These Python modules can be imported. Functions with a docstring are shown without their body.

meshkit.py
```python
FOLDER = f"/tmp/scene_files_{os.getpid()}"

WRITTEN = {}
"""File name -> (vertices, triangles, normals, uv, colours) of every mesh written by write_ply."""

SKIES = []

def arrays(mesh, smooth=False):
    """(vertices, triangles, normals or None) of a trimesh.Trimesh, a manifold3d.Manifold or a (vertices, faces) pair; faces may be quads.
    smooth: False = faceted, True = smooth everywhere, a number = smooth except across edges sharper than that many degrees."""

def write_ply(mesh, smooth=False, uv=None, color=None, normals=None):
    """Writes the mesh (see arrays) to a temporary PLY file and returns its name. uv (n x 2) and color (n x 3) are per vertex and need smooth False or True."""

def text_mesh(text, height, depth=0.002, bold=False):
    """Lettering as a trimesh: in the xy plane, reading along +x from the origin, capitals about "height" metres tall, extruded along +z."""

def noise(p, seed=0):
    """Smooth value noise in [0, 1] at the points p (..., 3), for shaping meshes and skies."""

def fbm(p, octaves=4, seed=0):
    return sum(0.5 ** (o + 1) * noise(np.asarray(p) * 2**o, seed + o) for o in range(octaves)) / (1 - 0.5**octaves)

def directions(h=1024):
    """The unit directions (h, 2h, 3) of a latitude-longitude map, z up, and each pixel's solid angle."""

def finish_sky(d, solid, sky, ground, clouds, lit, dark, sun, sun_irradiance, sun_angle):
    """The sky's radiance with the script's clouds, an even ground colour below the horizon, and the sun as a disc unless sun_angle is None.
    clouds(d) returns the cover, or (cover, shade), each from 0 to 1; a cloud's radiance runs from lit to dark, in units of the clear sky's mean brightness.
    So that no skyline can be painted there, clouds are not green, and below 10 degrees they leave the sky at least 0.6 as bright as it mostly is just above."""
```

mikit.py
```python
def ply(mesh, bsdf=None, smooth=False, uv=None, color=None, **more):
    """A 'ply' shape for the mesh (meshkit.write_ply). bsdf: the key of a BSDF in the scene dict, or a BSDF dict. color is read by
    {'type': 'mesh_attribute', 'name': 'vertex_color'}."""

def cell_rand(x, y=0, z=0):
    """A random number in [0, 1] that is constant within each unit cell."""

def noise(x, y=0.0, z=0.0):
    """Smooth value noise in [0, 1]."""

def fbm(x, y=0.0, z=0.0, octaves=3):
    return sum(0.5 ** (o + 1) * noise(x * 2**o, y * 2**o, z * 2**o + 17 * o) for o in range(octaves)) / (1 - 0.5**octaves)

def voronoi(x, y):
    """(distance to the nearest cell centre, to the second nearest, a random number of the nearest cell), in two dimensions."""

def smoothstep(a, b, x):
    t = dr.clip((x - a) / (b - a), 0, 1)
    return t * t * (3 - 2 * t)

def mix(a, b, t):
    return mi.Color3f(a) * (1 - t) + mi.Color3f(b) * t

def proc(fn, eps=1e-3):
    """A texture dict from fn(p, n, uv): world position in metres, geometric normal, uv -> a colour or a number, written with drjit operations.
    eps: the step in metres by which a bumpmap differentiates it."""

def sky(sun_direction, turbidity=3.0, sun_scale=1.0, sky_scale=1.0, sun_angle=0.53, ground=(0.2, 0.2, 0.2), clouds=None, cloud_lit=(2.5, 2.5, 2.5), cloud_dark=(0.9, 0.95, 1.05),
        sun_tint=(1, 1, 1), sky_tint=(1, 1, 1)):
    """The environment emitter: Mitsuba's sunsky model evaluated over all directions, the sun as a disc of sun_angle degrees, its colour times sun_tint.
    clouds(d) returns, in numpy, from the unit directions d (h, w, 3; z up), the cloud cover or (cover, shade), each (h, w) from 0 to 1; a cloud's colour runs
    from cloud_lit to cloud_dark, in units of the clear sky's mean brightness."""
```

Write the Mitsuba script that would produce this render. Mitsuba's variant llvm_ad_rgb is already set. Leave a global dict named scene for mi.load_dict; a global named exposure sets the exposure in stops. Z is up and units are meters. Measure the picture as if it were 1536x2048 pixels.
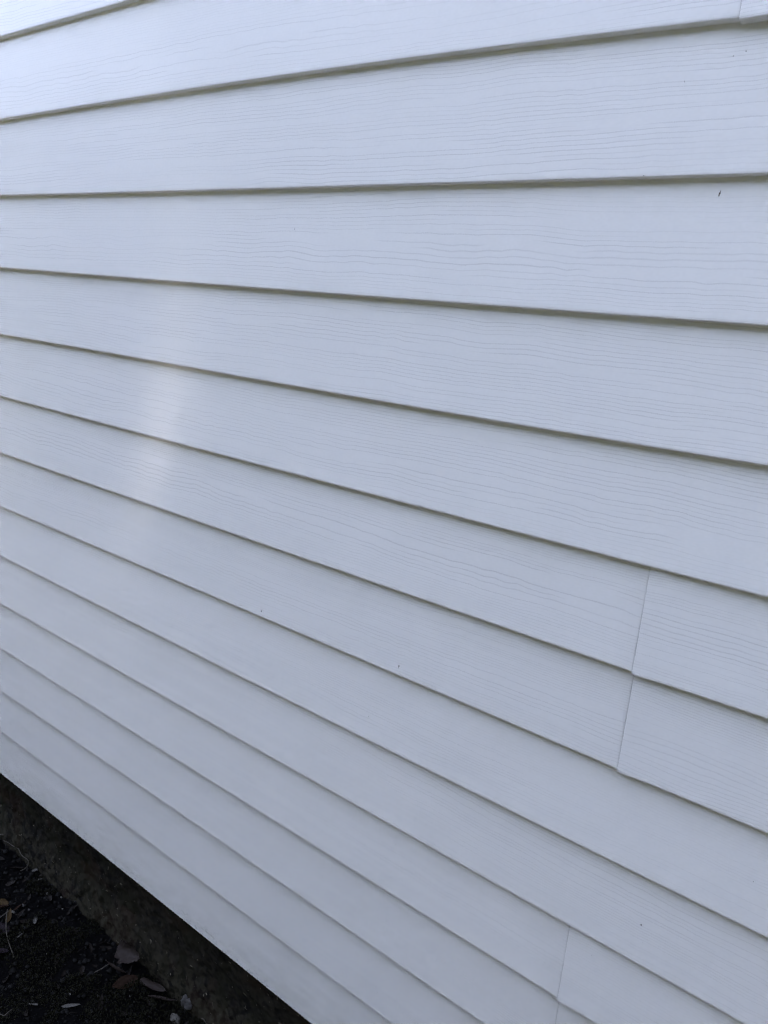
import math, random
import numpy as np, trimesh, drjit as dr, mitsuba as mi, mikit, meshkit
from mikit import noise, fbm, smoothstep, mix, cell_rand, proc

T = mi.ScalarTransform4f
scene, labels = {}, {}

# ------------------------------------------------------------------ camera, sky, exposure
# x runs along the wall (to the LEFT of the picture), y points out of the wall, z is up; the lowest course ends at z = 0
CAM = np.array([0.0, 0.7893, 1.3191])
FWD = np.array([0.57525, -0.75659, -0.31089])
UP = np.array([0.21822, -0.22434, 0.94976])
scene['camera'] = {'type': 'thinlens', 'fov': 52.168, 'fov_axis': 'x', 'aperture_radius': 0.0009, 'focus_distance': 1.05,
                   'near_clip': 0.02, 'far_clip': 2000.0,
                   'to_world': T().look_at(origin=CAM.tolist(), target=(CAM + FWD).tolist(), up=UP.tolist())}
SUN = (0.55, -0.66, 0.72)                      # behind the house, to the left: the wall stands in open shade
def thin_cloud(d):                              # a milky veil of high cloud over the whole sky
    return 0.50 + 0.22 * (meshkit.fbm(d * [2.2, 2.2, 5.0] + 9, 4, 3) - .5), 0.15 + 0 * d[..., 0]
scene['sky_light'] = mikit.sky(SUN, turbidity=3, sun_tint=(0.95, 1.0, 1.07), sky_tint=(1.07, 0.99, 1.07), clouds=thin_cloud, cloud_lit=(1.63, 1.65, 1.89), cloud_dark=(1.0, 1.0, 1.02))
exposure = 4.57
HX0, HX1, HY, HH = -9.0, 4.15, 2.4, 3.3          # unseen hedges added to block the low sky

# ------------------------------------------------------------------ helpers
def numbered(key):
    if key not in scene and not any(k.startswith(key + '__') for k in scene):
        return key
    n = 1
    while f'{key}_{n:03d}' in scene or any(k.startswith(f'{key}_{n:03d}__') for k in scene):
        n += 1
    return f'{key}_{n:03d}'

def obj(name, mesh, bsdf, parent=None, smooth=30, **kw):
    key = numbered((parent + '__' if parent else '') + name)
    scene[key] = mikit.ply(mesh, bsdf, smooth=smooth, **kw)
    return key

def tag(key, label, category=None, group=None, kind=None):
    d = {'label': label}
    if category: d['category'] = category
    if group: d['group'] = group
    if kind: d['kind'] = kind
    labels[key] = d
    return key

def material(key, d, bump=None, bump_scale=1.0, eps=4e-4):
    if bump is not None:
        d = {'type': 'bumpmap', 'arbitrary': proc(bump, eps=eps), 'scale': bump_scale, 'bsdf': d}
    scene[key] = {'type': 'twosided', 'bsdf': d}

def grid_faces(n, m):
    a = np.arange(n * m).reshape(n, m)
    q = np.stack([a[:-1, :-1], a[1:, :-1], a[1:, 1:], a[:-1, 1:]], -1).reshape(-1, 4)
    return q

def tri(q):
    return np.vstack([q[:, [0, 1, 2]], q[:, [0, 2, 3]]])

def tube(points, r0, r1=None, sides=7, seg=5, seed=0):
    P = np.asarray(points, float)
    t = np.concatenate([[0], np.cumsum(np.linalg.norm(np.diff(P, axis=0), axis=1))])
    from scipy.interpolate import CubicSpline, interp1d
    s = np.linspace(0, t[-1], (len(P) - 1) * seg + 1)
    C = (CubicSpline(t, P)(s) if len(P) > 3 else interp1d(t, P, axis=0)(s))
    r1 = r0 if r1 is None else r1
    rad = np.linspace(r0, r1, len(s)) * (1 + 0.25 * (meshkit.noise(np.c_[s * 120, 0 * s, 0 * s + seed], seed) - .5))
    d = np.gradient(C, axis=0); d /= np.linalg.norm(d, axis=1, keepdims=True)
    a = np.cross(d, [0.13, 0.2, 1.0]); a /= np.linalg.norm(a, axis=1, keepdims=True)
    b = np.cross(d, a)
    th = np.arange(sides) / sides * 2 * np.pi
    ring = C[:, None] + rad[:, None, None] * (np.cos(th)[None, :, None] * a[:, None] + np.sin(th)[None, :, None] * b[:, None])
    v = ring.reshape(-1, 3); f = []
    for i in range(len(s) - 1):
        for j in range(sides):
            f.append([i * sides + j, i * sides + (j + 1) % sides, (i + 1) * sides + (j + 1) % sides, (i + 1) * sides + j])
    f = tri(np.array(f))
    v = np.vstack([v, C[:1], C[-1:]]); n = len(v); last = (len(s) - 1) * sides
    caps = [[(j + 1) % sides, j, n - 2] for j in range(sides)] + [[last + j, last + (j + 1) % sides, n - 1] for j in range(sides)]
    return trimesh.Trimesh(v, np.vstack([f, caps]), process=False)

# ------------------------------------------------------------------ materials
def grain_parts(uv):
    """Embossed wood grain: long wavering grooves, broken here and there. uv in metres; v runs in bands of 0.2 per board."""
    x, y = uv.x, uv.y
    k = dr.floor(y / 0.2)
    X = x + k * 7.31
    S = 0.0043
    g = y / S + 4.5 * (noise(y * 21 + k * 5.3, 4.0) - .5) + 5.5 * (noise(X * 1.0, y * 5, 3) - .5) + 2.3 * (noise(X * 3.3, y * 13, 5) - .5) \
        + 0.95 * (noise(X * 14, y * 24, 9) - .5) + 0.36 * (noise(X * 62, y * 45, 11) - .5)
    n = dr.floor(g + .5)
    t = dr.abs(g - n) * S
    r1, r2 = cell_rand(n, k, 1), cell_rand(n, k, 2)
    on = smoothstep(.26, .46, noise(X * (4 + 5 * r2) + r1 * 53, n * 3.7, 2)) * (.35 + .65 * smoothstep(.2, .5, noise(X * 2.3, y * 17, 21)))
    width = 0.00036 + 0.00018 * r2
    depth = (0.55 + 0.45 * r1) * on
    return dr.exp(-dr.square(t / width)) * depth, X, y

def siding_height(p, n, uv):
    g, X, y = grain_parts(uv)
    fine = noise(X * 45, y * 850, 4) * 0.03 + noise(X * 20, y * 330, 8) * 0.03
    return fine * 1e-3 - g * 0.00010

def siding_color(p, n, uv):
    g, X, y = grain_parts(uv)
    v = 1 - 0.17 * g  # grooves darkened: caught dirt, plus groove shade put into the colour
    blotch = fbm(p.x * 5, p.z * 5, 2.0)
    grime = smoothstep(.16, -.05, p.z + .06 * (noise(p.x * 9, p.z * 30) - .5)) * fbm(p.x * 40, p.z * 90, 5.0)
    c = mix((0.835, 0.835, 0.828), (0.815, 0.822, 0.818), blotch) * v
    c = mix(c, (0.42, 0.43, 0.36), dr.clip(grime * .42, 0, 1))
    spots = smoothstep(.72, .84, noise(p.x * 210, p.z * 260, 3.0)) * smoothstep(.045, -.012, p.z + .03 * noise(p.x * 14, 1.0))
    c = mix(c, (0.10, 0.10, 0.08), spots * .3)
    k = dr.floor(uv.y / 0.2)                    # seam shade put into the colour beside each lapping panel end
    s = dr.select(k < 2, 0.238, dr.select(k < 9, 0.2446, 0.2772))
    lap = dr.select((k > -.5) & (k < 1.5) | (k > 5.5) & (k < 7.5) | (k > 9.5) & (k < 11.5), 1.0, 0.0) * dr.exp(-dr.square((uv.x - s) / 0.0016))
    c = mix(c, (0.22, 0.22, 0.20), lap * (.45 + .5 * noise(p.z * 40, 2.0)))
    return c * (0.985 + 0.03 * cell_rand(k, 3, 1)) * (0.985 + 0.03 * noise(uv.y * 700, uv.x * 350))

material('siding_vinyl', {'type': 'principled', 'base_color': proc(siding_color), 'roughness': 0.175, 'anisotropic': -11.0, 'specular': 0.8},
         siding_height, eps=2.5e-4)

def concrete_height(p, n, uv):
    return 0.007 * fbm(p.x * 60, p.z * 60, 1.0, octaves=4) + 0.0016 * noise(p.x * 330, p.z * 330)

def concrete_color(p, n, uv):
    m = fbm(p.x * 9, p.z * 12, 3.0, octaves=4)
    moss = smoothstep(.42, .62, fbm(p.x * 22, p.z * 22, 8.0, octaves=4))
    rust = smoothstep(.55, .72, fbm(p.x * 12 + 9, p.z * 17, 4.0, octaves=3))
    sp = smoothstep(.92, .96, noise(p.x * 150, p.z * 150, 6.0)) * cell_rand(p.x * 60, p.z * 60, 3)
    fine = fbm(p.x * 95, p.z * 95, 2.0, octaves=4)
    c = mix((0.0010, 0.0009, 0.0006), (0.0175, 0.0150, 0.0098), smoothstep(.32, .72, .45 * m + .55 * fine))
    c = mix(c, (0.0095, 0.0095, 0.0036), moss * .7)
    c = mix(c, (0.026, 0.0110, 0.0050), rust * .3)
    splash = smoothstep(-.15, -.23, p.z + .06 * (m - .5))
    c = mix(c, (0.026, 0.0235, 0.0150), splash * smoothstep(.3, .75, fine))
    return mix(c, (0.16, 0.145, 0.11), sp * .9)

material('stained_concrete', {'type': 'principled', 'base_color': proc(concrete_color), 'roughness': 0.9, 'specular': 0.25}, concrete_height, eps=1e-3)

def ground_color(p, n, uv):
    f = fbm(p.x * 30, p.y * 30, 1.0, octaves=4)
    soil = mix((0.0006, 0.0006, 0.0009), (0.0026, 0.0025, 0.0029), f)
    turf = mix((0.085, 0.085, 0.045), (0.15, 0.125, 0.085), fbm(p.x * 3, p.y * 3, 4.0, octaves=4))
    return mix(soil, turf, smoothstep(5.2, 6.0, dr.maximum(p.y + 1.2, p.x - .4) + .25 * (noise(p.x * 3, p.y * 3) - .5)))

def ground_height(p, n, uv):
    return 0.005 * fbm(p.x * 90, p.y * 90, 2.0, octaves=3)
material('damp_soil', {'type': 'principled', 'base_color': proc(ground_color), 'roughness': 0.9, 'specular': 0.05}, ground_height, eps=1e-3)

def leaf_material(key, a, b):
    def col(p, n, uv):
        return mix(a, b, fbm(p.x * 70, p.y * 70, p.z * 70, octaves=3))
    material(key, {'type': 'principled', 'base_color': proc(col), 'roughness': 0.7, 'specular': 0.15})
leaf_material('brown_leaf', (0.0206, 0.0155, 0.0135), (0.0319, 0.0251, 0.0229))
leaf_material('russet_leaf', (0.0156, 0.0078, 0.0047), (0.0266, 0.0148, 0.0094))
leaf_material('ochre_leaf', (0.0366, 0.0223, 0.0078), (0.0576, 0.0393, 0.0183))
leaf_material('purple_leaf', (0.0067, 0.0040, 0.0072), (0.0134, 0.0094, 0.0130))
leaf_material('pale_petal', (0.0598, 0.0583, 0.0538), (0.0898, 0.0868, 0.0808))
leaf_material('dry_stalk', (0.0415, 0.0366, 0.0303), (0.0734, 0.0670, 0.0558))
leaf_material('white_stone', (0.0707, 0.0680, 0.0598), (0.1142, 0.1115, 0.1006))
leaf_material('grey_crust', (0.0067, 0.0067, 0.0073), (0.0952, 0.0924, 0.0896))
leaf_material('dark_litter', (0.0029, 0.0022, 0.0020), (0.0147, 0.0113, 0.0093))
leaf_material('moss_green', (0.0026, 0.0029, 0.0008), (0.0089, 0.0089, 0.0029))
leaf_material('soil_crumb', (0.0010, 0.0010, 0.0011), (0.0035, 0.0034, 0.0035))
leaf_material('dirt_fleck', (0.0660, 0.0528, 0.0440), (0.1540, 0.1210, 0.0990))
leaf_material('added_foliage_green', (0.022, 0.032, 0.012), (0.05, 0.06, 0.025))
leaf_material('added_wood', (0.02, 0.016, 0.011), (0.03, 0.024, 0.016))
leaf_material('roof_shingle', (0.05, 0.05, 0.05), (0.08, 0.08, 0.08))
leaf_material('soffit_white', (0.70, 0.70, 0.68), (0.74, 0.74, 0.72))

# ------------------------------------------------------------------ the house: siding, foundation, roof
PITCH, LAP, DROP = 0.127, 0.0092, 0.0014        # course height, how far the nose stands out, height of the slanting return
SAG = {0: (1.08, 1.46, [-0.01078, 0.01275]), 1: (0.24, 1.49, [0.00648, -0.03116, 0.037, -0.00847]),
       2: (0.19, 1.52, [0.00184, -0.00357, 0.00231]), 3: (0.17, 1.55, [0.00225, -0.00442, 0.00132]),
       4: (0.15, 1.57, [-0.00744, 0.02243, -0.01936, 0.00296]), 5: (0.13, 1.60, [0.00257, -0.00458, -0.00016]),
       6: (0.10, 1.63, [0.00137, -0.00144, -0.00033]), 7: (0.08, 1.66, [-0.0014, 0.00439, -0.00204]),
       8: (0.06, 1.69, [0.00399, -0.00459, 0.00054]), 9: (0.06, 1.72, [0.00256, -0.00347, 0.00153]),
       10: (0.30, 1.75, [0.00392, -0.00809, 0.00527]), 11: (0.50, 1.78, [-0.0062, 0.01377, -0.00327]),
       12: (0.55, 1.81, [0.0013, -0.00313, 0.00091]), 13: (0.72, 1.84, [-0.0044, 0.01014, -0.01925])}
SEAM = {0: 0.238, 1: 0.238, 6: 0.2446, 7: 0.2446, 10: 0.2772, 11: 0.2772}   # where two panels of a course lap, the one at smaller x on top
XL, XR = -2.6, 6.5

def nose_z(k, x):
    z = (13 - k) * PITCH + 0 * x
    if k in SAG:
        a, b, c = SAG[k]
        z = z + np.polyval(c, np.clip(x, a, b))
    return z

def wave(x, k, z):
    """how far the thin panel bows in and out along the wall"""
    q = np.stack([x * 2.2, z * 1.5 + 0 * x, 0 * x + 1.5], -1)
    q2 = np.stack([x * 3.1, 0 * x + (k // 2) * 3.7, 0 * x + 7.5], -1)
    return 0.0016 * (meshkit.noise(q, 3) - .5) + 0.0003 * (meshkit.noise(q2, 4) - .5)

def face_depth(f):
    """how far the face lies behind its nose, f = 0 at the nose, 1 under the next course: it leans out more and more towards the nose"""
    f = min(f, 1.1)
    return LAP * (1 - max(0.0, 1 - f / 1.1) ** 1.35) / (1 - (1 - 1 / 1.1) ** 1.35)

def board(k, x0, x1, over):
    """one course from x0 to x1: face, rounded nose, slanting return, 1.1 mm thick; over = the end at x1 laps over its neighbour"""
    n = max(3, int((x1 - x0) / 0.02))
    xs = np.linspace(x0, x1, n)
    zb, zt = nose_z(k, xs), nose_z(k - 1, xs)
    out = 0.0010 * np.exp(-(x1 - xs) / .25) + 0.0022 * np.exp(-(x1 - xs) / .03) if over else 0 * xs
    low = 0.0020 * np.exp(-(x1 - xs) / .06) if over else 0 * xs
    r = 0.0016
    prof = []                                   # (fraction of the face height or None, y, dz from the nose, arc)
    for f in np.r_[np.linspace(1.09, .06, 14), .04, .025]:
        prof.append((f, -face_depth(f), None))
    for a in np.linspace(0, 1, 6):              # nose
        th = math.radians(5 + a * 108)
        prof.append((None, -r + r * math.cos(math.radians(-5) + a * math.radians(118)) - 0.0003, r - r * math.sin(math.radians(-5) + a * math.radians(118)) + .0 ))
    y1, z1 = prof[-1][1], prof[-1][2]
    for a in np.linspace(0.12, 1, 5):
        prof.append((None, y1 + a * (-LAP - .0034 - y1), z1 + a * (-DROP - z1)))
    m = len(prof)
    V = np.zeros((n, m, 3)); UV = np.zeros((n, m, 2))
    for j, (f, y, dz) in enumerate(prof):
        V[:, j, 0] = xs
        V[:, j, 2] = (zb + f * (zt - zb) if dz is None else zb + dz) - low
        V[:, j, 1] = y + out + wave(xs, k, V[:, j, 2]) * 1.0
    arc = np.r_[0, np.cumsum(np.linalg.norm(np.diff(V[n // 2], axis=0), axis=1))]
    UV[..., 0] = xs[:, None] + (-31.7 if over else 0)     # u runs along the face, v up it
    UV[..., 1] = k * 0.2 + 0.19 - arc[None, :]
    # inner skin and the cut ends
    d = np.gradient(V[n // 2], axis=0); nrm = np.stack([0 * d[:, 0], d[:, 2], -d[:, 1]], -1); nrm /= np.linalg.norm(nrm, axis=1, keepdims=True)
    I = V + 0.0011 * nrm[None]
    q = grid_faces(n, m)
    A, B = V.reshape(-1, 3), I.reshape(-1, 3)
    faces = [tri(q), tri(q[:, ::-1]) + n * m]
    verts, uvs = [A, B], [UV.reshape(-1, 2)] * 2
    base = 2 * n * m
    for i in (0, n - 1):
        e = np.vstack([V[i], I[i]]); verts.append(e); uvs.append(np.vstack([UV[i], UV[i]]))
        a = np.arange(m - 1) + base
        qq = np.stack([a, a + 1, a + 1 + m, a + m], -1)
        faces.append(tri(qq)); base += 2 * m
    v, f = np.vstack(verts), np.vstack(faces)
    return trimesh.Trimesh(v, f, process=False), np.vstack(uvs)

HOUSE = 'house'
tag(HOUSE, 'house wall clad in white wood-grain lap siding above a dark stained concrete foundation', 'house')
for k in range(-8, 14):
    cuts = [(XL, XR, False)]
    if k in SEAM:
        s = SEAM[k]
        cuts = [(XL, s, True), (s - 0.03, XR, False)]
    for x0, x1, over in cuts:
        mesh, uv = board(k, x0, x1, over)
        # outward normals face +y
        c = mesh.face_normals[:10].mean(0)
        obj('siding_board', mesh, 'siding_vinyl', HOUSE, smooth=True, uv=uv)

def box(x0, x1, y0, y1, z0, z1):
    b = trimesh.creation.box((x1 - x0, y1 - y0, z1 - z0)); b.apply_translation(((x0 + x1) / 2, (y0 + y1) / 2, (z0 + z1) / 2)); return b

# foundation: a face with cast unevenness
fx = np.concatenate([np.arange(XL + .02, .6, .06), np.arange(.6, .95, .012), np.arange(.95, 2.2, .004), np.arange(2.2, 2.4, .012), np.arange(2.4, XR, .06)])
fz = np.r_[np.linspace(-0.55, -.32, 20), np.arange(-.316, .06, .004)]
FX, FZ = np.meshgrid(fx, fz, indexing='ij')
P = np.stack([FX * 14, FZ * 14, 0 * FX], -1)
FY = -0.030 + 0.010 * (meshkit.fbm(P, 4, 5) - .5) + 0.0045 * (meshkit.noise(P * 5, 8) - .5) + 0.0030 * (meshkit.noise(P * 13, 9) - .5) + np.clip((-.165 - FZ), 0, .13) * 0.22
face = trimesh.Trimesh(np.stack([FX, FY, FZ], -1).reshape(-1, 3), tri(grid_faces(len(fx), len(fz))), process=False)
back = box(XL + .02, XR - .02, -6.0, -.06, -.55, .055)
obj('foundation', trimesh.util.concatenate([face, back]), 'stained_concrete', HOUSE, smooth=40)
obj('wall_sheathing', box(XL + .02, XR - .02, -6.0, -.034, .06, 2.66), 'soffit_white', HOUSE, smooth=False)
obj('soffit', box(XL - .2, XR + .2, -6.3, .16, 2.668, 2.70), 'soffit_white', HOUSE, smooth=False)
rv = np.array([[XL - .25, -6.4, 2.705], [XL - .25, .24, 2.705], [XL - .25, -3.08, 4.5], [XR + .25, -6.4, 2.705], [XR + .25, .24, 2.705], [XR + .25, -3.08, 4.5]])
obj('roof', trimesh.convex.convex_hull(rv), 'roof_shingle', HOUSE, smooth=False)

# ------------------------------------------------------------------ the ground
GZ = -0.272
def geo(a, b, step, lo, hi, grow=1.22):
    mid = np.arange(a, b, step)
    left, right, s = [], [], step
    x = a
    while x > lo: s *= grow; x -= s; left.append(x)
    s, x = step, mid[-1]
    while x < hi: s *= grow; x += s; right.append(x)
    return np.concatenate([left[::-1], mid, right])

def soil_z(x, y):
    p = np.stack([x, y, 0 * x], -1)
    near = np.clip(1 - np.maximum(np.abs(x - 1.5) - 1.1, 0) / .8, 0, 1) * np.clip(1 - np.maximum(y - .7, 0) / .6, 0, 1)
    z = GZ + 0.06 * (meshkit.fbm(p * 0.7, 3, 1) - .5) * (1 - near)
    z = z + near * (0.030 * (meshkit.fbm(p * 7, 3, 2) - .5) + 0.016 * (meshkit.fbm(p * 32, 3, 3) - .5) + 0.006 * (meshkit.noise(p * 120, 4) - .5))
    return z
gx, gy = geo(.85, 2.15, .005, -300, 300), geo(-.05, .42, .005, -300, 300)
GX, GY = np.meshgrid(gx, gy, indexing='ij')
ground = trimesh.Trimesh(np.stack([GX, GY, soil_z(GX, GY)], -1).reshape(-1, 3), tri(grid_faces(len(gx), len(gy))), process=False)
tag(obj('ground', ground, 'damp_soil', smooth=True), 'dark damp soil along the foot of the wall', kind='structure')

def path_color(p, n, uv):  # unseen walkway, added to bounce warm light up the wall
    return mix((0.26, 0.23, 0.185), (0.36, 0.32, 0.26), fbm(p.x * 6, p.y * 6, 2.0, octaves=4))
material('added_path_concrete', {'type': 'principled', 'base_color': proc(path_color), 'roughness': 0.9, 'specular': 0.2})
px_, py_ = np.arange(-7, 7.01, .25), np.array([.70, .71, 1.2, 1.69, 1.70])
PX, PY = np.meshgrid(px_, py_, indexing='ij')
PZ = GZ + .055 + 0.004 * meshkit.noise(np.stack([PX, PY, 0 * PX], -1), 2) - np.where((PY < .705) | (PY > 1.695), .008, 0)
slab = trimesh.Trimesh(np.stack([PX, PY, PZ], -1).reshape(-1, 3), tri(grid_faces(len(px_), len(py_))), process=False)
tag(obj('path', trimesh.util.concatenate([slab, box(-7, 7, .702, 1.698, GZ - .1, GZ + .045)]), 'added_path_concrete', smooth=False), 'unseen pale concrete walkway, added to bounce warm light up the wall', kind='structure')

rng = np.random.default_rng(11)
def lumps(n, xr, yr, size, seed, flat=.7):
    r = np.random.default_rng(seed)
    base = trimesh.creation.icosphere(subdivisions=1)
    bv, bf = np.array(base.vertices), np.array(base.faces)
    s = size[0] * (size[1] / size[0]) ** (r.random(n) ** 2.2)
    x, y, a = r.uniform(*xr, n), r.uniform(*yr, n), r.random(n) * 6.28
    v = bv[None] * (1 + .35 * (r.random((n, len(bv), 1)) - .5)) * np.stack([np.ones(n), .6 + .6 * r.random(n), flat + 0 * s], -1)[:, None] * s[:, None, None]
    v = np.stack([v[..., 0] * np.cos(a)[:, None] - v[..., 1] * np.sin(a)[:, None], v[..., 0] * np.sin(a)[:, None] + v[..., 1] * np.cos(a)[:, None], v[..., 2]], -1)
    v += np.stack([x, y, soil_z(x, y) + s * .25], -1)[:, None]
    return trimesh.Trimesh(v.reshape(-1, 3), (bf[None] + np.arange(n)[:, None, None] * len(bv)).reshape(-1, 3), process=False)
tag(obj('soil_crumbs', lumps(5200, (.85, 2.2), (-.03, .42), (.0012, .008), 5), 'soil_crumb', smooth=60),
    'dark crumbs and grit scattered over the damp soil', 'soil crumbs', kind='stuff')

# moss: small upright leafy blades in soft cushions
def moss(seed, n=15000):
    r = np.random.default_rng(seed)
    x, y = r.uniform(.95, 1.75, 90000), r.uniform(-.02, .36, 90000)
    d = meshkit.fbm(np.stack([x * 9, y * 9, 0 * x + 2.0], -1), 3, 6)
    lim = np.where((y > .15) | (x < 1.28), .50, .62)
    keep = np.nonzero(d > lim)[0][:n]
    x, y, d, lim = x[keep], y[keep], d[keep], lim[keep]; n = len(x)
    h, w = r.uniform(.003, .009, n), r.uniform(.0008, .0018, n)
    a, t = r.random(n) * 6.28, r.uniform(.1, .9, n)
    b = np.stack([x, y, soil_z(x, y) + .006 * np.minimum(1, (d - lim) / .1)], -1)
    side = np.stack([np.cos(a) * w, np.sin(a) * w, 0 * a], -1)
    tip = b + np.stack([-np.sin(a) * t * h, np.cos(a) * t * h, h * (1 - .4 * t)], -1)
    mid = (b + tip) / 2; mid[:, 2] += h * .15
    V = np.stack([b - side * .5, mid - side, mid + side, tip], 1).reshape(-1, 3)
    o = np.arange(n)[:, None] * 4
    return trimesh.Trimesh(V, np.vstack([o + [0, 1, 2], o + [1, 3, 2]]), process=False)
tag(obj('moss', moss(9), 'moss_green', smooth=False), 'dull green-brown moss growing on the dark soil by the wall', 'moss', kind='stuff')

# ------------------------------------------------------------------ unseen evergreen hedges, added to block low sky and frame the gloss streak
def hedge_mesh(n, x0, x1, y0, y1, h, seed):
    r = np.random.default_rng(seed)
    x, z = r.uniform(x0, x1, n), GZ + h * r.random(n) ** .9
    top = r.random(n) < .25
    z = np.where(top, GZ + h - .25 * r.random(n), z)
    y = np.where(top, r.uniform(y0, y1, n), np.where(r.random(n) < .6, y0 + .28 * r.random(n) ** 2, y1 - .28 * r.random(n) ** 2))
    y = y + .22 * (meshkit.fbm(np.stack([x * 1.3, z * 1.3, 0 * x], -1), 3, seed) - .5)
    s = r.uniform(.05, .11, n)
    d = r.normal(size=(n, 3)); d /= np.linalg.norm(d, axis=1, keepdims=True)
    e = np.cross(d, r.normal(size=(n, 3))); e /= np.linalg.norm(e, axis=1, keepdims=True)
    c = np.stack([x, y, z], -1)
    V = np.stack([c - d * s[:, None], c - e * s[:, None] * .4, c + d * s[:, None], c + e * s[:, None] * .4], 1).reshape(-1, 3)
    o = np.arange(n)[:, None] * 4
    return trimesh.Trimesh(V, np.vstack([o + [0, 1, 2], o + [0, 2, 3]]), process=False)
tag('hedge', 'long dark evergreen hedging, unseen, added to block the low sky opposite the wall', 'hedge')
tag('hedge_001', 'short unseen piece of evergreen hedging, added past a gap to shape the gloss streak', 'hedge')
for key, a, b, h, n, sd in (('hedge', HX0, HX1, HH, 60000, 17), ('hedge_001', 5.60, 7.0, HH - .2, 14000, 23)):
    obj('foliage', hedge_mesh(n, a, b, HY, HY + .9, h, sd), 'added_foliage_green', key, smooth=False)
    obj('branches', box(a + .05, b - .05, HY + .3, HY + .6, GZ - .05, GZ + h - .3), 'added_wood', key, smooth=False)

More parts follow.
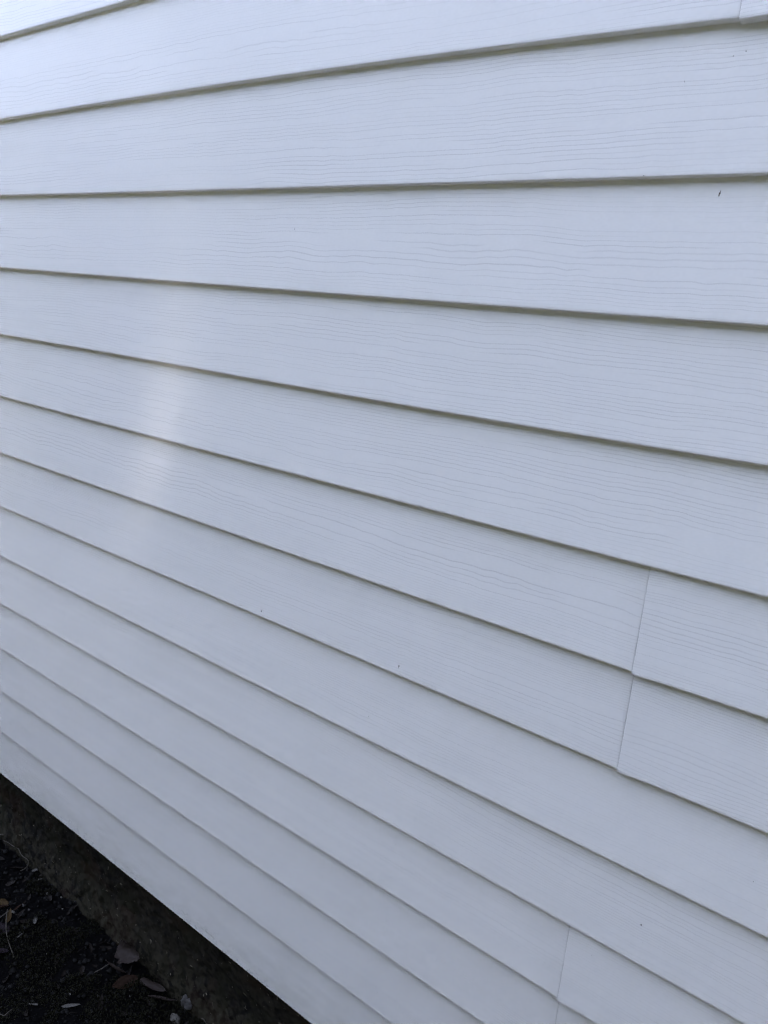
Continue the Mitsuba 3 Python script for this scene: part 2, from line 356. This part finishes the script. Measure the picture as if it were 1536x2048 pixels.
# ------------------------------------------------------------------ beyond the hedges: unseen paving added for the streak, foliage added to block sky
def drive_color(p, n, uv):
    return mix((0.37, 0.375, 0.38), (0.43, 0.435, 0.44), fbm(p.x * 3, p.y * 3, 5.0, octaves=4))
material('added_drive_concrete', {'type': 'principled', 'base_color': proc(drive_color), 'roughness': 0.9, 'specular': 0.2})
tag(obj('driveway', box(4.4, 17.0, 3.35, 9.6, GZ - .2, GZ + .07), 'added_drive_concrete', smooth=False), 'unseen pale sunlit concrete paving, added for its bright reflection in the siding', kind='structure')
tag('tree', 'unseen broad leafy crown on a trunk, added to block the sky behind the paving', 'tree')
def crown_mesh(c, rad, n, seed):
    r = np.random.default_rng(seed)
    d = r.normal(size=(n, 3)); d /= np.linalg.norm(d, axis=1, keepdims=True)
    lump = .72 + .5 * meshkit.fbm(d * 2.2 + seed, 3, seed)
    p = np.array(c) + d * np.array(rad) * (lump * r.uniform(.6, 1.0, n))[:, None]
    e = r.normal(size=(n, 3)); e /= np.linalg.norm(e, axis=1, keepdims=True)
    f = np.cross(e, d); s = r.uniform(.10, .22, n)[:, None]
    V = np.stack([p - e * s, p - f * s * .5, p + e * s, p + f * s * .5], 1).reshape(-1, 3)
    o = np.arange(n)[:, None] * 4
    return trimesh.Trimesh(V, np.vstack([o + [0, 1, 2], o + [0, 2, 3]]), process=False)
obj('crown', crown_mesh((15.5, 12.5, 4.3), (6.0, 4.0, 4.3), 26000, 41), 'added_foliage_green', 'tree', smooth=False)
obj('trunk', tube([[16, 11.5, GZ - .1], [16.1, 11.4, 1.5], [15.9, 11.5, 3.2], [16, 11.6, 5.5]], .26, .10, sides=12), 'added_wood', 'tree')

# ------------------------------------------------------------------ leaves, petals, stalks and stones on the soil
def leaf(length, width, curl=.4, bend=.2, seed=0, ragged=.15, point=1.0, thick=.0005, nu=22, nv=11, fold=0.0, lobes=0.0):
    """a dry leaf: outline, midrib fold, rolled edges; lies along +x from its stalk end, upper side +z"""
    u = np.linspace(0, 1, nu); w = np.linspace(-1, 1, nv)
    U, W = np.meshgrid(u, w, indexing='ij')
    half = width / 2 * np.sin(np.pi * np.clip(U, .005, .995) ** .8) ** .75 * (1 - .25 * U * point)
    edge = 1 + ragged * 2 * (meshkit.fbm(np.stack([U * 7, np.sign(W) * 3 + 0 * U, 0 * U + seed], -1), 3, seed) - .5) * 1.6
    y = W * half * edge * (1 + lobes * np.sin(U * 3.4 * 2 * np.pi + np.sign(W) * .8))
    x = U * length + ragged * .05 * length * (meshkit.noise(np.stack([W * 3, U * 2, 0 * U], -1), seed + 1) - .5)
    z = np.abs(W) ** 1.4 * half * fold + .10 * width * (meshkit.fbm(np.stack([U * 4, W * 2, 0 * U + 3], -1), 3, seed + 2) - .5)
    vein = .02 * width * np.cos((U * 9 - np.abs(W) * 1.8) * 2 * np.pi) * np.abs(W)
    z = z + vein * .5
    # roll the blade about its length
    if abs(curl) > 1e-3:
        R = width / 2 / curl
        ang = y / R
        y, z = (R + z * -1) * np.sin(ang), z * np.cos(ang) + R * (1 - np.cos(ang))
    # bend along the length
    if abs(bend) > 1e-3:
        R = length / bend; a = x / R
        x, z = (R - z) * np.sin(a), R * (1 - np.cos(a)) + z * np.cos(a)
    top = np.stack([x, y, z], -1)
    bot = top - [0, 0, thick]
    n = nu * nv
    q = grid_faces(nu, nv); idx = np.arange(n).reshape(nu, nv)
    rim = np.r_[idx[:, 0], idx[-1, 1:], idx[-2::-1, -1], idx[0, -2:0:-1]]
    nx = np.roll(rim, -1)
    side = np.stack([rim, nx, nx + n, rim + n], -1)
    return trimesh.Trimesh(np.vstack([top.reshape(-1, 3), bot.reshape(-1, 3)]), tri(np.vstack([q, q[:, ::-1] + n, side])), process=False)

def put(mesh, x, y, dz=0.0, yaw=0.0, pitch=0.0, roll=0.0, centre=True):
    m = mesh.copy()
    if centre: m.apply_translation([-m.bounds[:, 0].mean(), 0, -m.vertices[:, 2].min()])
    R = trimesh.transformations.euler_matrix(math.radians(roll), math.radians(pitch), math.radians(yaw))
    m.apply_transform(R)
    m.apply_translation([x, y, float(soil_z(np.array(x), np.array(y))) + dz - min(0, m.vertices[:, 2].min() * .5)])
    return m

# the big curled brown leaf by the foundation: blade and stalk
BL = put(leaf(.100, .066, curl=1.25, bend=.7, seed=4, ragged=.25, fold=.1, nu=40, nv=15, lobes=.2), 1.285, -.002, .020, yaw=-168, pitch=-6, roll=48)
tag(obj('dead_leaf', BL, 'brown_leaf', smooth=True), 'large curled grey-brown dead leaf with a torn edge, propped against the foundation', 'leaf')
tag(obj('dead_leaf', put(leaf(.060, .034, curl=.9, bend=.6, seed=12, ragged=.12), 1.250, .046, .006, yaw=62, roll=-42), 'russet_leaf', smooth=True),
    'small russet dead leaf standing on edge just below the large grey-brown leaf', 'leaf')
tag(obj('dead_leaf', put(leaf(.062, .024, curl=1.5, bend=.7, seed=15, ragged=.1), 1.292, .046, .006, yaw=30, roll=60), 'brown_leaf', smooth=True),
    'narrow arched brown leaf edge showing under the large curled leaf', 'leaf')
tag(obj('dead_leaf', put(leaf(.085, .026, curl=1.6, bend=.5, seed=21, ragged=.12), 1.190, .010, .010, yaw=-166, roll=30), 'brown_leaf', smooth=True),
    'long rolled brown leaf lying against the foot of the foundation', 'leaf')
tag(obj('dead_leaf', put(leaf(.075, .016, curl=1.0, bend=.35, seed=25, ragged=.08), 1.150, .020, .008, yaw=-162, roll=-30), 'brown_leaf', smooth=True),
    'thin pale-edged leaf below the long rolled leaf, pointing at the wall', 'leaf')
for i, (x, y, L, W, yaw, m, lab) in enumerate([
        (1.700, .098, .040, .018, 25, 'ochre_leaf', 'small ochre dead leaf, topmost of the leaf cluster at the left edge'),
        (1.672, .112, .036, .020, 70, 'russet_leaf', 'small rust-red dead leaf under the ochre one at the left edge'),
        (1.622, .120, .038, .017, -40, 'ochre_leaf', 'tan dead leaf beside the pale straws at the left edge'),
        (1.603, .146, .046, .026, 15, 'purple_leaf', 'dark purplish dead leaf crossed by the long pale straw'),
        (1.540, .190, .050, .028, 60, 'purple_leaf', 'dull grey-purple leaf below the long straw at the left edge'),
        (1.633, .090, .030, .014, 120, 'russet_leaf', 'small dark russet leaf scrap beside the white bud at the left edge')]):
    tag(obj('dead_leaf', put(leaf(L, W, curl=.9, bend=.5, seed=31 + i, ragged=.15), x, y, .003, yaw=yaw, roll=(-20, 25, 15, -10, 12, 30)[i]), m, smooth=True), lab, 'leaf')

r = np.random.default_rng(77); scraps = []
for i in range(170):
    x, y = r.uniform(.95, 1.95), r.uniform(-.015, .36)
    L = r.uniform(.012, .038)
    scraps.append(put(leaf(L, L * r.uniform(.3, .6), curl=r.uniform(.5, 1.4), bend=r.uniform(.1, .8), seed=200 + i, ragged=.25, nu=9, nv=6),
                      x, y, -.001, yaw=r.uniform(0, 360), pitch=r.uniform(-15, 15), roll=r.uniform(-30, 30)))
for i in range(60):
    x, y, a = r.uniform(.95, 1.95), r.uniform(-.01, .36), r.uniform(0, 6.28)
    L = r.uniform(.01, .035); z = float(soil_z(np.array(x), np.array(y))) + .003
    scraps.append(tube([[x, y, z], [x + L * .5 * math.cos(a), y + L * .5 * math.sin(a), z + .003], [x + L * math.cos(a + .3), y + L * math.sin(a + .3), z]], .0008, .0005, sides=5, seg=2))
tag(obj('leaf_litter', trimesh.util.concatenate(scraps), 'dark_litter', smooth=True), 'dark rotting leaf scraps and twig bits strewn over the soil', 'leaf litter', kind='stuff')

def petal(x, y, L, W, yaw, lab, m='pale_petal', seed=0, cat='petal', dz=.003):
    tag(obj('petal', put(leaf(L, W, curl=.7, bend=.3, seed=seed, ragged=.05, nu=14, nv=7), x, y, dz, yaw=yaw, roll=8), m, smooth=True), lab, cat)
petal(1.290, .154, .042, .0095, -139, 'pale slender lens-shaped petal lying alone on the moss', seed=51)
petal(1.558, .086, .030, .0125, 149, 'pale teardrop-shaped petal on bare black soil', seed=52)
petal(1.549, .130, .021, .006, 108, 'small pale petal near the tip of the long straw', seed=53)
petal(1.720, -.006, .022, .010, -120, 'broad pale petal at the foot of the foundation, topmost of three', seed=54)
petal(1.693, -.012, .022, .009, -120, 'dull grey petal, middle of three at the foot of the foundation', 'brown_leaf', seed=55)
petal(1.687, .002, .016, .005, -120, 'thin pale petal, lowest of three at the foot of the foundation', seed=56)
petal(1.356, .202, .016, .006, 40, 'tiny pale petal on the moss near the lower left corner', seed=57)

def stalk(pts, r0, r1, lab, key='stalk', cat='stalk', mat='dry_stalk', seed=0):
    P = [[x, y, float(soil_z(np.array(x), np.array(y))) + h] for x, y, h in pts]
    tag(obj(key, tube(P, r0, r1, seed=seed), mat), lab, cat)
key = 'bent_stalk'
tag(key, 'thin bent grey stalk with a side shoot, arching over the soil at the left edge', 'stalk')
P = [[x, y, GZ + h] for x, y, h in [(1.93, .004, .012), (1.900, -.010, .018), (1.870, -.018, .022), (1.818, -.012, .018), (1.782, -.006, .014), (1.762, -.008, .012), (1.749, .000, .010), (1.748, .022, .007)]]
obj('stem', tube(P, .0015, .0009, seed=2), 'dry_stalk', key)
P = [[x, y, GZ + h] for x, y, h in [(1.885, -.004, .010), (1.850, -.008, .014), (1.815, -.012, .018), (1.800, -.020, .020)]]
obj('side_shoot', tube(P, .0012, .0009, seed=3), 'dry_stalk', key)
stalk([(1.655, .142, .010), (1.63, .137, .012), (1.629, .114, .014)], .0014, .0011, 'short pale straw at the left edge, beside the top of the long straw', 'straw', 'straw', seed=4)
stalk([(1.640, .112, .014), (1.610, .130, .014), (1.577, .148, .012), (1.540, .160, .009), (1.507, .168, .004)], .0014, .0010, 'long curved pale straw lying over the purplish leaf', 'straw', 'straw', seed=5)
stalk([(1.330, .083, .004), (1.320, .062, .007), (1.314, .044, .010)], .0012, .0008, 'short grey twig on black soil left of the large curled leaf', 'twig', 'twig', seed=6)
stalk([(1.400, .262, .006), (1.378, .258, .010), (1.381, .240, .009)], .0010, .0008, 'thin pale twig in the lower left corner of the soil', 'twig', 'twig', seed=7)
stalk([(1.056, -.008, .010), (1.040, -.006, .008), (1.018, -.004, .006)], .0016, .0012, 'short pale twig at the foot of the foundation below the crusted grey stone', 'twig', 'twig', seed=8)

def stone(x, y, s, seed, mat, lab, squash=(1, .8, .7), rough=.25, dz=.3, cat='pebble', key='pebble', sub=3):
    b = trimesh.creation.icosphere(subdivisions=sub)
    v = b.vertices * (1 + rough * 2 * (meshkit.fbm(b.vertices * 1.6 + seed, 3, seed) - .5)[:, None]) * np.array(squash) * s
    m = trimesh.Trimesh(v + [x, y, float(soil_z(np.array(x), np.array(y))) + s * dz], b.faces, process=False)
    tag(obj(key, m, mat, smooth=True), lab, cat)
stone(1.098, .026, .0115, 3, 'white_stone', 'white rounded pebble on the soil near the foundation', (1.2, .9, .8))
stone(1.100, -.012, .0175, 8, 'grey_crust', 'crusted grey and white stone against the foundation above the white pebble', (1.0, .8, 1.0), rough=.5, dz=.7)
bits = [(1.630, .015), (1.622, .006), (1.589, 0), (1.548, .020), (1.525, .032), (1.502, .117), (1.461, .112), (1.428, .127), (1.632, .103), (1.634, .076), (1.613, .073), (1.273, .100), (1.320, .139), (1.366, .207), (1.21, .06), (1.17, .08)]
grit = []
for i, (x, y) in enumerate(bits):
    s = (.0042, .0022, .003, .0026, .0030, .0018, .0025, .0015, .0045, .0040, .003, .0028, .0028, .0024, .002, .0024)[i]
    stone(x, y, s, 60 + i, 'white_stone' if i not in (9, 10, 11) else 'grey_crust', 'tiny pale bit of grit on the black soil', (1.3, .8, .7), sub=1, cat='grit', key='grit')
    grit.append(list(scene)[-1])

ORD = 'first second third fourth fifth sixth seventh eighth ninth tenth eleventh twelfth thirteenth fourteenth fifteenth sixteenth'.split()
RIGHT = np.cross(FWD, UP)
def across(x, y, z):                            # how far to the right something stands in the photograph, for the labels only
    d = np.array([x, y, z]) - CAM
    return float(d @ RIGHT / (d @ FWD))
order = sorted(range(len(bits)), key=lambda i: across(bits[i][0], bits[i][1], GZ))
for n, i in enumerate(order):
    labels[grit[i]] = {'label': f'tiny pale bit of grit on the black soil, {ORD[n]} of sixteen from the left', 'category': 'grit', 'group': 'pale grit on the soil'}

# ------------------------------------------------------------------ flecks of dirt on the siding
def face_y(x, z):
    for k in range(0, 14):
        zb, zt = float(nose_z(k, np.array(x))), float(nose_z(k - 1, np.array(x)))
        if zb <= z < zt:
            f = (z - zb) / (zt - zb)
            return -face_depth(f) + float(wave(np.array(x), k, np.array(z))) + (0.0013 if k in SEAM and x < SEAM[k] else 0)
    return 0.0
FL = [(.2346, 1.3837), (.5648, .7762), (.838, .7742), (.1907, .5642), (.1856, .5414), (.244, .4785), (.0855, .6935), (.56, .4725), (.2312, 1.4985), (.241, 1.4957),
      (.2804, 1.4789), (.3049, 1.4002), (.7709, 1.3478), (.2386, .9171), (.6165, .6732), (.5802, .1776), (.5787, .1669), (.8314, .1528), (.7208, 1.0857)]
specks = []
b0 = trimesh.creation.icosphere(subdivisions=1)
for i, (x, z) in enumerate(FL):
    sx, sz = [(.0006, .0027), (.0005, .0024), (.0006, .0016), (.0010, .0010)][i] if i < 4 else (.0003 + .00025 * rng.random(), .0003 + .0003 * rng.random())
    v = b0.vertices * [sx, .0005, sz]
    tilt = math.radians([-14, -6, 20, 0][i] if i < 4 else rng.uniform(-40, 40))
    v = np.c_[v[:, 0] * math.cos(tilt) + v[:, 2] * math.sin(tilt), v[:, 1], -v[:, 0] * math.sin(tilt) + v[:, 2] * math.cos(tilt)]
    m = trimesh.Trimesh(v + [x, face_y(x, z) + .0003, z], b0.faces, process=False)
    k = obj('dirt_fleck', m, 'dirt_fleck', smooth=True)
    course = [n for n in range(1, 14) if float(nose_z(n, np.array(x))) <= z < float(nose_z(n - 1, np.array(x)))]
    specks.append((k, course[0] if course else 13, across(x, 0, z)))
    if i < 4:
        tag(k, ['dark brown upright sliver of dirt stuck under the lap at the upper right edge',
                'thin black curved fleck on the siding in the middle of the wall',
                'small dark tilted fleck on the siding left of the thin curved one',
                'round black fleck on the siding above the lowest lap joint'][i], 'dirt fleck')
for c in range(1, 14):
    row = sorted([q for q in specks[4:] if q[1] == c], key=lambda q: q[2])
    for n, (k, _, _) in enumerate(row):
        where = 'the lowest course' if c == 13 else f'the {ORD[13 - c]} course from the bottom'
        tag(k, f'tiny dark speck of dirt on {where}' + (f', {ORD[n]} from the left' if len(row) > 1 else ''), 'dirt fleck', 'tiny dark specks on the siding')
